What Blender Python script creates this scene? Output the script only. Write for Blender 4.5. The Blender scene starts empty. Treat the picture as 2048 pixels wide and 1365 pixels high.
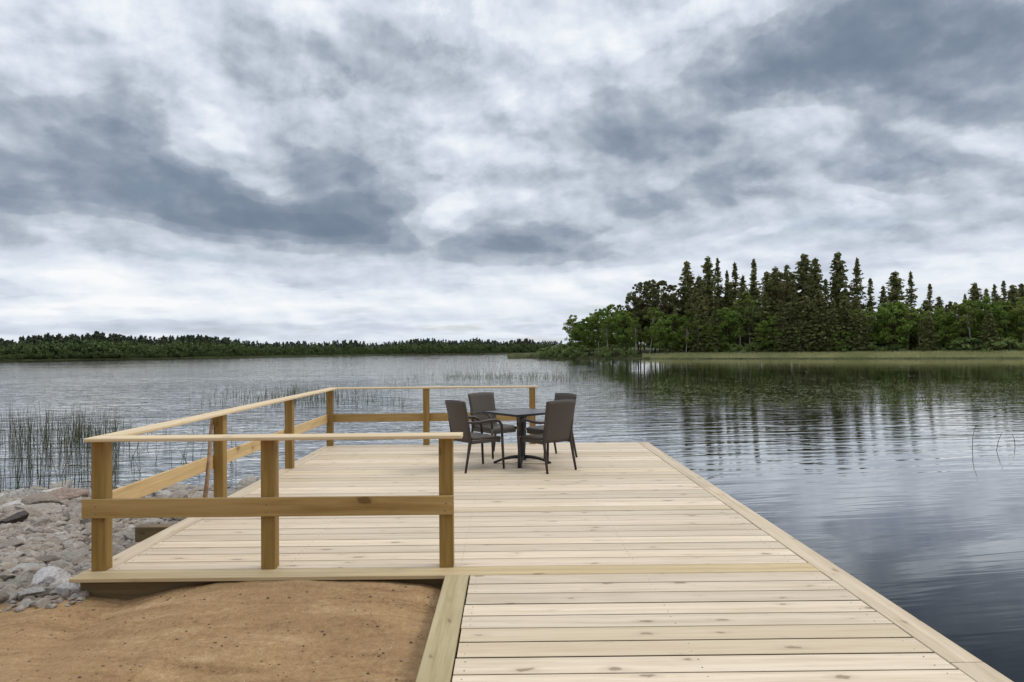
import bpy, math, random
import numpy as np
from mathutils import Matrix, Vector

PI = math.pi
scn = bpy.context.scene
COL = scn.collection
rng = np.random.default_rng(7)
random.seed(7)

# ------------------------------------------------------------------ camera
F = 1400.0                      # focal length in pixels of a 2048 px wide frame
CH = 1.6                        # eye height above the deck
PITCH, ROLL, YAW = 0.0134, -0.0089, -0.0055
fw = Vector((-math.sin(YAW)*math.cos(PITCH), math.cos(YAW)*math.cos(PITCH), math.sin(PITCH)))
r0 = fw.cross(Vector((0, 0, 1))).normalized()
u0 = r0.cross(fw)
rt = math.cos(ROLL)*r0 + math.sin(ROLL)*u0
up = -math.sin(ROLL)*r0 + math.cos(ROLL)*u0
cam_d = bpy.data.cameras.new('camera')
cam = bpy.data.objects.new('camera', cam_d)
COL.objects.link(cam)
M4 = Matrix.Identity(4)
for i in range(3):
    M4[i][0] = rt[i]; M4[i][1] = up[i]; M4[i][2] = -fw[i]
M4[2][3] = CH
cam.matrix_world = M4
cam_d.sensor_width = 36.0
cam_d.lens = F/2048*36
cam_d.clip_start = 0.05
cam_d.clip_end = 20000
scn.camera = cam
WZ = -0.70                      # lake level

def ray(px, py):
    return fw + rt*((px-1024)/F) + up*((682.5-py)/F)
def at(px, py, z=0.0):
    d = ray(px, py); t = (z-CH)/d.z
    return Vector((d.x*t, d.y*t, z))
def atY(px, py, Y):
    d = ray(px, py); t = Y/d.y
    return Vector((d.x*t, Y, CH+d.z*t))

# ------------------------------------------------------------------ mesh helpers
def mk(verts, polys, smooth=False):
    """polys: list of arrays of equal-sided faces"""
    me = bpy.data.meshes.new('mesh')
    V = np.asarray(verts, dtype=np.float32).reshape(-1, 3)
    me.vertices.add(len(V)); me.vertices.foreach_set('co', V.ravel())
    if not isinstance(polys, (list, tuple)) or (len(polys) and np.ndim(polys[0]) == 1):
        polys = [np.asarray(polys)]
    li, ls, lt = [], [], []
    s = 0
    for P in polys:
        P = np.asarray(P, dtype=np.int32)
        if P.size == 0: continue
        n, k = P.shape
        li.append(P.ravel()); ls.append(s+np.arange(n)*k); lt.append(np.full(n, k)); s += n*k
    li = np.concatenate(li).astype(np.int32); ls = np.concatenate(ls).astype(np.int32); lt = np.concatenate(lt).astype(np.int32)
    me.loops.add(len(li)); me.loops.foreach_set('vertex_index', li)
    me.polygons.add(len(ls)); me.polygons.foreach_set('loop_start', ls); me.polygons.foreach_set('loop_total', lt)
    me.polygons.foreach_set('use_smooth', np.full(len(ls), smooth))
    me.update(calc_edges=True); me.validate()
    return me

class MB:
    """collects shapes for one mesh object"""
    def __init__(s): s.v = []; s.q = []; s.t = []; s.n = []; s.c = 0
    def add(s, V, faces):
        for f in faces:
            f = [i+s.c for i in f]
            (s.t if len(f) == 3 else s.q if len(f) == 4 else s.n).append(f)
        s.v.extend([tuple(p) for p in V]); s.c += len(V)
    def box(s, x0, x1, y0, y1, z0, z1, ch=0.004):
        """box with chamfered edges, the long axis extruded"""
        d = (x1-x0, y1-y0, z1-z0); a = int(np.argmax(d))
        o = [i for i in (0, 1, 2) if i != a]
        lo = (x0, y0, z0); hi = (x1, y1, z1)
        p0, p1, q0, q1 = lo[o[0]], hi[o[0]], lo[o[1]], hi[o[1]]
        c = min(ch, 0.3*(p1-p0), 0.3*(q1-q0))
        pr = [(p0+c, q0), (p1-c, q0), (p1, q0+c), (p1, q1-c), (p1-c, q1), (p0+c, q1), (p0, q1-c), (p0, q0+c)]
        if a == 1: pr = pr[::-1]
        V = []
        for e in (lo[a], hi[a]):
            for p, q in pr:
                w = [0, 0, 0]; w[a] = e; w[o[0]] = p; w[o[1]] = q; V.append(w)
        n = 8
        fs = [(i, (i+1) % n, n+(i+1) % n, n+i) for i in range(n)]
        fs += [tuple(range(n-1, -1, -1)), tuple(range(n, 2*n))]
        s.add(V, fs)
    def tube(s, pts, rad, n=8, flat=1.0, cap=True):
        pts = [Vector(p) for p in pts]; m = len(pts)
        if not hasattr(rad, '__len__'): rad = [rad]*m
        prev = None; V = []
        for i, p in enumerate(pts):
            t = (pts[min(i+1, m-1)]-pts[max(i-1, 0)]).normalized()
            if prev is None:
                a = Vector((0, 0, 1)) if abs(t.z) < 0.9 else Vector((1, 0, 0))
                nx = (a - t*a.dot(t)).normalized()
            else:
                nx = (prev - t*prev.dot(t)).normalized()
            prev = nx; ny = t.cross(nx)
            for k in range(n):
                th = 2*PI*k/n
                V.append(p + nx*(math.cos(th)*rad[i]) + ny*(math.sin(th)*rad[i]*flat))
        fs = [(i*n+k, i*n+(k+1) % n, (i+1)*n+(k+1) % n, (i+1)*n+k) for i in range(m-1) for k in range(n)]
        if cap:
            fs += [tuple(range(n-1, -1, -1)), tuple(range((m-1)*n, m*n))]
        s.add(V, fs)
    def mesh(s, smooth=False):
        me = bpy.data.meshes.new('mesh')
        me.from_pydata(s.v, [], s.q+s.t+s.n)
        if smooth:
            me.polygons.foreach_set('use_smooth', [len(p.vertices) <= 4 for p in me.polygons])
        me.update()
        return me

def tag(o, label=None, cat=None, group=None, kind=None):
    if label: o['label'] = label
    if cat: o['category'] = cat
    if group: o['group'] = group
    if kind: o['kind'] = kind
    return o
def obj(name, me, mat=None, parent=None, loc=None):
    if isinstance(me, MB): me = me.mesh()
    o = bpy.data.objects.new(name, me); COL.objects.link(o)
    if mat is not None and len(me.materials) == 0: me.materials.append(mat)
    if parent is not None:
        o.parent = parent
        if loc == 'world': o.location = -parent.location
    elif loc is not None: o.location = loc
    return o
def thing(name, loc, label, cat, group=None):
    o = bpy.data.objects.new(name, None); COL.objects.link(o)
    o.location = loc; o.empty_display_size = 0.2
    return tag(o, label, cat, group)
def dup(root):
    r = root.copy(); COL.objects.link(r)
    for ch in list(root.children):
        c = ch.copy(); COL.objects.link(c); c.parent = r
        for g in list(ch.children):
            d = g.copy(); COL.objects.link(d); d.parent = c
    return r

# numpy value noise (2-D)
_perm = np.random.default_rng(3).random((512, 512))
def vnoise(x, y):
    xi = np.floor(x).astype(int); yi = np.floor(y).astype(int)
    fx = x-xi; fy = y-yi
    fx = fx*fx*(3-2*fx); fy = fy*fy*(3-2*fy)
    a = _perm[xi % 512, yi % 512]; b = _perm[(xi+1) % 512, yi % 512]
    c = _perm[xi % 512, (yi+1) % 512]; d = _perm[(xi+1) % 512, (yi+1) % 512]
    return (a*(1-fx)+b*fx)*(1-fy)+(c*(1-fx)+d*fx)*fy
def fbm(x, y, o=4):
    r = 0; a = .5
    for i in range(o):
        r = r + a*vnoise(x*2**i+17.3*i, y*2**i+9.1*i); a *= .5
    return r

# ------------------------------------------------------------------ node helper
class NT:
    def __init__(s, tree): s.t = tree; s.N = tree.nodes; s.L = tree.links
    def n(s, typ, ins=None, **kw):
        nd = s.N.new(typ)
        for k, v in kw.items(): setattr(nd, k, v)
        for k, v in (ins or {}).items():
            sk = nd.inputs[k]
            if isinstance(v, bpy.types.NodeSocket): s.L.new(v, sk)
            else: sk.default_value = v
        return nd
    def m(s, op, a, b=None, c=None, clamp=False):
        ins = {0: a}
        if b is not None: ins[1] = b
        if c is not None: ins[2] = c
        nd = s.n('ShaderNodeMath', ins, operation=op); nd.use_clamp = clamp
        return nd.outputs[0]
    def vm(s, op, a, b=None, out=0):
        ins = {0: a}
        if b is not None: ins[1] = b
        return s.n('ShaderNodeVectorMath', ins, operation=op).outputs[out]
    def noise(s, vec, scale, detail=4, rough=.55, dist=0.0):
        return s.n('ShaderNodeTexNoise', {'Vector': vec, 'Scale': scale, 'Detail': detail, 'Roughness': rough, 'Distortion': dist}).outputs[0]
    def ramp(s, fac, stops, interp='LINEAR'):
        nd = s.n('ShaderNodeValToRGB', {0: fac}); r = nd.color_ramp; r.interpolation = interp
        while len(r.elements) < len(stops): r.elements.new(.5)
        for e, (p, c) in zip(r.elements, stops):
            e.position = p; e.color = (*c, 1) if len(c) == 3 else c
        return nd.outputs[0]
    def mix(s, fac, a, b, blend='MIX'):
        nd = s.n('ShaderNodeMix', data_type='RGBA', blend_type=blend)
        for k, v in ((0, fac), (6, a), (7, b)):
            if isinstance(v, bpy.types.NodeSocket): s.L.new(v, nd.inputs[k])
            else: nd.inputs[k].default_value = v if k == 0 else ((*v, 1) if len(v) == 3 else v)
        return nd.outputs[2]
    def mapr(s, v, a, b, c, d, smooth=False):
        nd = s.n('ShaderNodeMapRange', {0: v, 1: a, 2: b, 3: c, 4: d})
        if smooth: nd.interpolation_type = 'SMOOTHSTEP'
        return nd.outputs[0]
def material(name):
    m = bpy.data.materials.new(name); m.use_nodes = True
    t = NT(m.node_tree); b = t.N['Principled BSDF']
    return m, t, b
def link(t, sock, b, key): t.L.new(sock, b.inputs[key])

# ------------------------------------------------------------------ materials
def wood(name, axis, light, dark, tint, var=.12, knots=.5, rough=.6, kscale=(2.2, 6.0), green=0.0):
    """new pine; axis = the way the grain runs (0,1,2)"""
    m, t, b = material(name)
    co = t.n('ShaderNodeTexCoord').outputs['Object']
    isl = t.n('ShaderNodeNewGeometry').outputs['Random Per Island']
    off = t.n('ShaderNodeCombineXYZ', {0: t.m('MULTIPLY', isl, 37.0), 1: t.m('MULTIPLY', isl, 91.0), 2: t.m('MULTIPLY', isl, 53.0)}).outputs[0]
    p = t.vm('ADD', co, off)
    sc = [18.0, 18.0, 18.0]; sc[axis] = 0.55
    g = t.vm('MULTIPLY', p, tuple(sc))
    wob = t.noise(p, 1.2, 2)
    gw = t.vm('ADD', g, t.n('ShaderNodeCombineXYZ', {0: wob, 1: wob, 2: wob}).outputs[0])
    n1 = t.noise(gw, 1.0, 6, .62)
    sc2 = [60.0, 60.0, 60.0]; sc2[axis] = 2.5
    n2 = t.noise(t.vm('MULTIPLY', p, tuple(sc2)), 1.0, 3, .6)
    n3 = t.noise(t.vm('MULTIPLY', p, (.9, .9, .9)), 1.6, 3, .5)
    fac = t.m('MULTIPLY_ADD', n2, .35, t.m('MULTIPLY', n1, .65))
    col = t.ramp(fac, [(.36, dark), (.48, tuple(.5*(a+b_) for a, b_ in zip(light, dark))), (.59, light)])
    col = t.mix(t.mapr(n3, .42, .68, 0, .45), col, tint)
    # board-to-board tone, a few greener boards
    tone = t.m('MULTIPLY_ADD', isl, 2*var, 1-var)
    col = t.mix(1.0, col, t.n('ShaderNodeCombineColor', {0: tone, 1: tone, 2: tone}).outputs[0], 'MULTIPLY')
    if green:
        isl2 = t.m('FRACT', t.m('MULTIPLY', isl, 7.77))
        col = t.mix(t.m('MULTIPLY', t.m('GREATER_THAN', isl2, .76), green), col, (.50, .38, .20))
    # knots
    px = t.n('ShaderNodeSeparateXYZ', {0: p}).outputs
    o_ = [q for q in (0, 1, 2) if q != axis]
    kv = t.n('ShaderNodeCombineXYZ', {0: t.m('MULTIPLY', px[axis], kscale[0]), 1: t.m('MULTIPLY', t.m('ADD', px[o_[0]], px[o_[1]]), kscale[1]), 2: 0.0}).outputs[0]
    kv = t.vm('ADD', kv, t.vm('MULTIPLY', t.n('ShaderNodeTexNoise', {'Vector': p, 'Scale': 14.0, 'Detail': 3.0}).outputs[1], (.12, .30, 0)))
    vor = t.n('ShaderNodeTexVoronoi', {'Vector': kv, 'Scale': 1.0, 'Randomness': 1.0}, voronoi_dimensions='2D')
    dist = vor.outputs['Distance']; rc = t.n('ShaderNodeSeparateColor', {0: vor.outputs['Color']}).outputs
    size = t.mapr(rc[0], .30, 1, -.04, .12)
    k = t.m('DIVIDE', t.m('SUBTRACT', size, dist), .04)
    k = t.m('MINIMUM', t.m('MAXIMUM', k, 0.0), 1.0)
    halo = t.mapr(t.m('SUBTRACT', dist, size), .0, .14, .40, 0.0)
    col = t.mix(t.m('MULTIPLY', halo, knots), col, tuple(.75*a for a in dark))
    col = t.mix(t.m('MULTIPLY', k, knots), col, tuple(c*s for c, s in zip(dark, (.42, .36, .30))))
    link(t, col, b, 'Base Color')
    b.inputs['Roughness'].default_value = rough
    b.inputs['Specular IOR Level'].default_value = .3
    bp = t.n('ShaderNodeBump', {'Strength': .35, 'Distance': .004, 'Height': fac})
    link(t, bp.outputs[0], b, 'Normal')
    return m
# deck boards: pale new softwood
W_X = wood('deck_wood_across', 0, (.645, .535, .40), (.47, .37, .255), (.62, .50, .375), .13, .7, green=.28)
W_Y = wood('deck_wood_along', 1, (.57, .46, .33), (.42, .325, .21), (.52, .43, .31), .06, .7)
W_WALK = wood('walkway_edge_wood', 1, (.42, .345, .20), (.30, .235, .115), (.40, .32, .19), .04, .6)
W_FRONT = wood('front_board_wood', 0, (.54, .415, .235), (.40, .295, .15), (.50, .39, .23), .05, .6)
# railing: yellow pressure-treated timber
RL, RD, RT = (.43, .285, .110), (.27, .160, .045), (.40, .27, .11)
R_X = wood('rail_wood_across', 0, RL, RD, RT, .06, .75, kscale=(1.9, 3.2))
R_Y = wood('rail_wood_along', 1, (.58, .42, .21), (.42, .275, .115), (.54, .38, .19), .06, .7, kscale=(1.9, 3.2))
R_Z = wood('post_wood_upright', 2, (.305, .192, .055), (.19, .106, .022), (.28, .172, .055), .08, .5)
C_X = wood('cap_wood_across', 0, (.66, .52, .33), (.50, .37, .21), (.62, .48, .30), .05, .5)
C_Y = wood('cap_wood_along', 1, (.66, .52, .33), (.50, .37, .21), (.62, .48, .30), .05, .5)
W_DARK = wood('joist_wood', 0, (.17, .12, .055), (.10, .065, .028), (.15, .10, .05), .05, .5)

def simple(name, col, rough=.5, spec=.5, metal=0.0, nscale=0, namt=.2, bump=0.0, bscale=40):
    m, t, b = material(name)
    co = t.n('ShaderNodeTexCoord').outputs['Object']
    if nscale:
        n = t.noise(co, nscale, 4)
        c = t.mix(t.mapr(n, .3, .7, 0, 1), tuple(x*(1-namt) for x in col), tuple(min(1, x*(1+namt)) for x in col))
        link(t, c, b, 'Base Color')
    else: b.inputs['Base Color'].default_value = (*col, 1)
    b.inputs['Roughness'].default_value = rough; b.inputs['Specular IOR Level'].default_value = spec
    b.inputs['Metallic'].default_value = metal
    if bump:
        n = t.noise(co, bscale, 4)
        link(t, t.n('ShaderNodeBump', {'Strength': bump, 'Distance': .01, 'Height': n}).outputs[0], b, 'Normal')
    return m
M_BLACK = simple('black_painted_iron', (.012, .012, .013), .45, .5, 0, 30, .3)
M_TOP = simple('dark_table_laminate', (.045, .043, .042), .32, .5, 0, 14, .25)
M_FRAME = simple('brown_chair_frame', (.040, .027, .020), .45, .4, 0, 25, .2)
M_SCREW = simple('galvanised_screw', (.16, .13, .10), .5, .4, .3)
M_STICK = simple('weathered_stick', (.30, .20, .13), .8, .2, 0, 12, .4, .4)

def wicker():
    m, t, b = material('brown_wicker')
    co = t.n('ShaderNodeTexCoord').outputs['UV']
    co = t.n('ShaderNodeTexCoord').outputs['Object']
    w1 = t.n('ShaderNodeTexWave', {'Vector': co, 'Scale': 38.0, 'Distortion': .6, 'Detail': 1.0}, bands_direction='X').outputs[1]
    w2 = t.n('ShaderNodeTexWave', {'Vector': co, 'Scale': 38.0, 'Distortion': .6, 'Detail': 1.0}, bands_direction='Z').outputs[1]
    h = t.m('MULTIPLY', w1, w2)
    n = t.noise(co, 60, 2)
    c = t.mix(t.m('MULTIPLY_ADD', h, .6, t.m('MULTIPLY', n, .4)), (.043, .033, .025), (.103, .081, .061))
    link(t, c, b, 'Base Color')
    b.inputs['Roughness'].default_value = .5
    b.inputs['Specular IOR Level'].default_value = .4
    link(t, t.n('ShaderNodeBump', {'Strength': .5, 'Distance': .004, 'Height': h}).outputs[0], b, 'Normal')
    return m
M_WICK = wicker()

def ground_mat():
    m, t, b = material('sand_and_grit')
    co = t.n('ShaderNodeTexCoord').outputs['Object']
    n1 = t.noise(co, 1.1, 5, .6); n2 = t.noise(co, 26, 5, .7); n3 = t.noise(co, 85, 4, .75)
    st = t.noise(t.vm('MULTIPLY', co, (1.0, 4.5, 1.0)), 1.6, 5, .6, .6)
    f = t.m('MULTIPLY_ADD', n2, .35, t.m('MULTIPLY_ADD', st, .40, t.m('MULTIPLY', n3, .25)))
    sand = t.ramp(f, [(.38, (.205, .120, .055)), (.47, (.320, .202, .100)), (.53, (.375, .244, .124)), (.62, (.49, .34, .19))])
    damp = t.mapr(n1, .38, .55, .45, 0)
    sand = t.mix(damp, sand, (.25, .148, .072))
    # stray pale grains and dark crumbs
    vo = t.n('ShaderNodeTexVoronoi', {'Vector': co, 'Scale': 34.0}); vc = t.n('ShaderNodeSeparateColor', {0: vo.outputs['Color']}).outputs
    cr = t.m('MULTIPLY', t.m('LESS_THAN', vo.outputs['Distance'], .22), t.m('GREATER_THAN', vc[0], .965))
    sand = t.mix(cr, sand, (.06, .035, .02))
    gr = t.m('MULTIPLY', t.m('LESS_THAN', vo.outputs['Distance'], .12), t.m('GREATER_THAN', vc[1], .97))
    sand = t.mix(gr, sand, (.62, .52, .40))
    grit = t.ramp(t.noise(co, 14, 5, .7), [(.3, (.10, .075, .055)), (.5, (.22, .175, .14)), (.7, (.34, .29, .25))])
    ys = t.n('ShaderNodeSeparateXYZ', {0: co}).outputs
    edge = t.m('MULTIPLY_ADD', t.noise(co, 3.0, 4), .7, ys[1])
    fac = t.mapr(edge, 5.40, 5.75, 0, 1)
    col = t.mix(fac, sand, grit)
    link(t, col, b, 'Base Color')
    b.inputs['Roughness'].default_value = .95; b.inputs['Specular IOR Level'].default_value = .15
    h = t.m('MULTIPLY_ADD', n3, .35, t.m('MULTIPLY', n2, 1.0))
    link(t, t.n('ShaderNodeBump', {'Strength': .75, 'Distance': .022, 'Height': h}).outputs[0], b, 'Normal')
    return m
M_GROUND = ground_mat()

def rock_mat(name, pal):
    m, t, b = material(name)
    co = t.n('ShaderNodeTexCoord').outputs['Object']
    oi = t.n('ShaderNodeObjectInfo').outputs['Random']
    isl = t.n('ShaderNodeNewGeometry').outputs['Random Per Island']
    r = t.m('FRACT', t.m('ADD', oi, isl))
    base = t.ramp(r, pal)
    p = t.vm('ADD', co, t.n('ShaderNodeCombineXYZ', {0: t.m('MULTIPLY', r, 31), 1: t.m('MULTIPLY', r, 57), 2: 0.0}).outputs[0])
    n = t.noise(p, 7, 6, .65); n2 = t.noise(p, 40, 3, .7)
    col = t.mix(t.mapr(n, .35, .65, .6, 0), base, (.15, .115, .09))
    col = t.mix(t.mapr(n2, .55, .75, 0, .35), col, (.48, .455, .43))
    link(t, col, b, 'Base Color')
    b.inputs['Roughness'].default_value = .85; b.inputs['Specular IOR Level'].default_value = .25
    h = t.m('MULTIPLY_ADD', n2, .3, n)
    link(t, t.n('ShaderNodeBump', {'Strength': .6, 'Distance': .03, 'Height': h}).outputs[0], b, 'Normal')
    return m
M_ROCK = rock_mat('shore_stone', [(0, (.22, .185, .145)), (.2, (.36, .33, .285)), (.4, (.25, .205, .155)), (.58, (.43, .40, .355)), (.74, (.29, .235, .18)), (.87, (.40, .365, .315)), (1, (.17, .137, .105))])
M_ROCKL = rock_mat('pale_shore_stone', [(0, (.36, .335, .295)), (.3, (.54, .52, .48)), (.5, (.40, .37, .32)), (.7, (.60, .58, .54)), (.85, (.43, .39, .335)), (1, (.32, .29, .25))])
M_CLOD = rock_mat('sand_crumbs', [(0, (.17, .10, .055)), (.4, (.26, .16, .09)), (.7, (.14, .085, .05)), (.93, (.26, .16, .09)), (1, (.62, .54, .44))])
M_ROCKDARK = simple('dark_wet_stone', (.045, .034, .028), .7, .3, 0, 9, .5, .6, 14)
M_ROCKRED = simple('reddish_stone', (.24, .175, .14), .85, .25, 0, 7, .4, .6, 14)
M_ROCKPALE = simple('pale_stone', (.46, .43, .41), .85, .25, 0, 7, .22, .5, 14)

def leaf(name, c0, c1, trans=.28, nscale=.6):
    m, t, b = material(name)
    co = t.n('ShaderNodeTexCoord').outputs['Object']
    r = t.n('ShaderNodeObjectInfo').outputs['Random']
    isl = t.n('ShaderNodeNewGeometry').outputs['Random Per Island']
    n = t.noise(co, nscale, 3)
    f = t.m('ADD', t.m('MULTIPLY', t.mapr(n, .35, .65, 0, 1), .40), t.m('ADD', t.m('MULTIPLY', r, .30), t.m('MULTIPLY', isl, .30)))
    col = t.mix(f, c0, c1)
    link(t, col, b, 'Base Color')
    b.inputs['Roughness'].default_value = .6; b.inputs['Specular IOR Level'].default_value = .2
    tr = t.n('ShaderNodeBsdfTranslucent', {0: col})
    mx = t.n('ShaderNodeMixShader', {0: trans, 1: b.outputs[0], 2: tr.outputs[0]})
    out = [x for x in t.N if x.type == 'OUTPUT_MATERIAL'][0]
    t.L.new(mx.outputs[0], out.inputs[0])
    return m
L_SPRUCE = leaf('spruce_needles', (.095, .105, .038), (.205, .205, .076), .25)
L_PINE = leaf('pine_needles', (.080, .085, .030), (.165, .165, .060), .2)
L_DECID = leaf('broadleaf_foliage', (.100, .155, .026), (.215, .295, .060), .42)
L_BIRCH = leaf('birch_foliage', (.115, .160, .033), (.235, .290, .072), .42)
L_BUSH = leaf('willow_foliage', (.115, .165, .045), (.25, .31, .105), .3)
L_GRASS = leaf('shore_grass', (.34, .39, .13), (.74, .70, .44), .5, .12)
L_REED = leaf('reed_stems', (.030, .036, .016), (.075, .085, .036), .1)
L_REEDG = leaf('green_reed_stems', (.085, .105, .036), (.18, .20, .08), .2)
L_FARD = leaf('far_broadleaf', (.055, .084, .027), (.110, .145, .048), .25, .05)
L_FARC = leaf('far_conifer', (.050, .066, .040), (.095, .115, .066), .15, .05)
M_BARK = simple('brown_bark', (.085, .062, .045), .9, .2, 0, 6, .4)
M_BIRCHB = simple('pale_birch_bark', (.40, .37, .33), .8, .2, 0, 5, .5)
M_PINEB = simple('reddish_pine_bark', (.20, .125, .08), .9, .2, 0, 5, .4)
M_SOIL = simple('shore_turf', (.055, .062, .026), .95, .1, 0, .3, .4)
M_MUD = simple('dark_shore_mud', (.05, .042, .030), .9, .2, 0, .3, .3)

def water_mat():
    m, t, b = material('lake_water')
    co = t.n('ShaderNodeTexCoord').outputs['Object']
    xyz = t.n('ShaderNodeSeparateXYZ', {0: co}).outputs
    # long-crested wind ripples, running a little askew
    rot = t.n('ShaderNodeMapping', {'Vector': co, 'Rotation': (0, 0, math.radians(-9))}).outputs[0]
    a1 = t.noise(t.vm('MULTIPLY', rot, (.34, 2.3, 1)), 1.0, 3, .5, .7)
    rot2 = t.n('ShaderNodeMapping', {'Vector': co, 'Rotation': (0, 0, math.radians(14))}).outputs[0]
    a2 = t.noise(t.vm('MULTIPLY', rot2, (.9, 3.6, 1)), 1.0, 2, .5, .3)
    a3 = t.noise(t.vm('MULTIPLY', rot, (.10, .33, 1)), 1.0, 2, .5)
    a4 = t.noise(t.vm('MULTIPLY', co, (4.0, 9.0, 1)), 1.0, 2, .5)
    # wind patches: livelier on the left and out on the lake, calm beside the deck
    calm = t.noise(t.vm('MULTIPLY', co, (.030, .075, 1)), 1.0, 3, .5)
    lee = t.mapr(t.m('MULTIPLY_ADD', xyz[1], -.13, xyz[0]), -3.0, 3.0, 1.0, 0.0, True)     # 0 in the lee of the wooded point
    lamp = t.m('MULTIPLY', t.mapr(xyz[1], 8.5, 18.0, .05, .38, True), t.mapr(xyz[1], 20.0, 50.0, 1.0, .16))
    oamp = t.mapr(xyz[1], 20, 110, 1.0, .30)
    amp = t.m('ADD', t.m('MULTIPLY', lee, oamp), t.m('MULTIPLY', t.m('SUBTRACT', 1.0, lee), lamp))
    amp = t.m('MULTIPLY', amp, t.mapr(calm, .35, .65, .65, 1.25))
    h = t.m('MULTIPLY_ADD', a1, .085, t.m('MULTIPLY', t.m('MULTIPLY_ADD', a2, .020, t.m('MULTIPLY', a4, .0022)), t.m('MULTIPLY_ADD', lee, .75, .25)))
    h = t.m('MULTIPLY', h, amp)
    h = t.m('MULTIPLY_ADD', a3, t.m('MULTIPLY_ADD', lee, .014, .012), h)
    bp = t.n('ShaderNodeBump', {'Strength': 1.0, 'Distance': 1.0, 'Height': h}).outputs[0]
    fr = t.n('ShaderNodeFresnel', {'IOR': 1.33, 'Normal': bp}).outputs[0]
    refl = t.ramp(fr, [(0, (.0,)*3), (.03, (.02,)*3), (.105, (.08,)*3), (.15, (.18,)*3), (.28, (.64,)*3), (.58, (.93,)*3), (1, (1,)*3)])
    df = t.n('ShaderNodeBsdfDiffuse', {0: (.010, .012, .015, 1)}).outputs[0]
    gl = t.n('ShaderNodeBsdfGlossy', {'Color': (1, .985, .965, 1), 'Roughness': .012, 'Normal': bp}).outputs[0]
    mx = t.n('ShaderNodeMixShader', {0: refl, 1: df, 2: gl}).outputs[0]
    out = [q for q in t.N if q.type == 'OUTPUT_MATERIAL'][0]
    t.L.new(mx, out.inputs[0]); t.N.remove(b)
    return m
M_WATER = water_mat()

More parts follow.
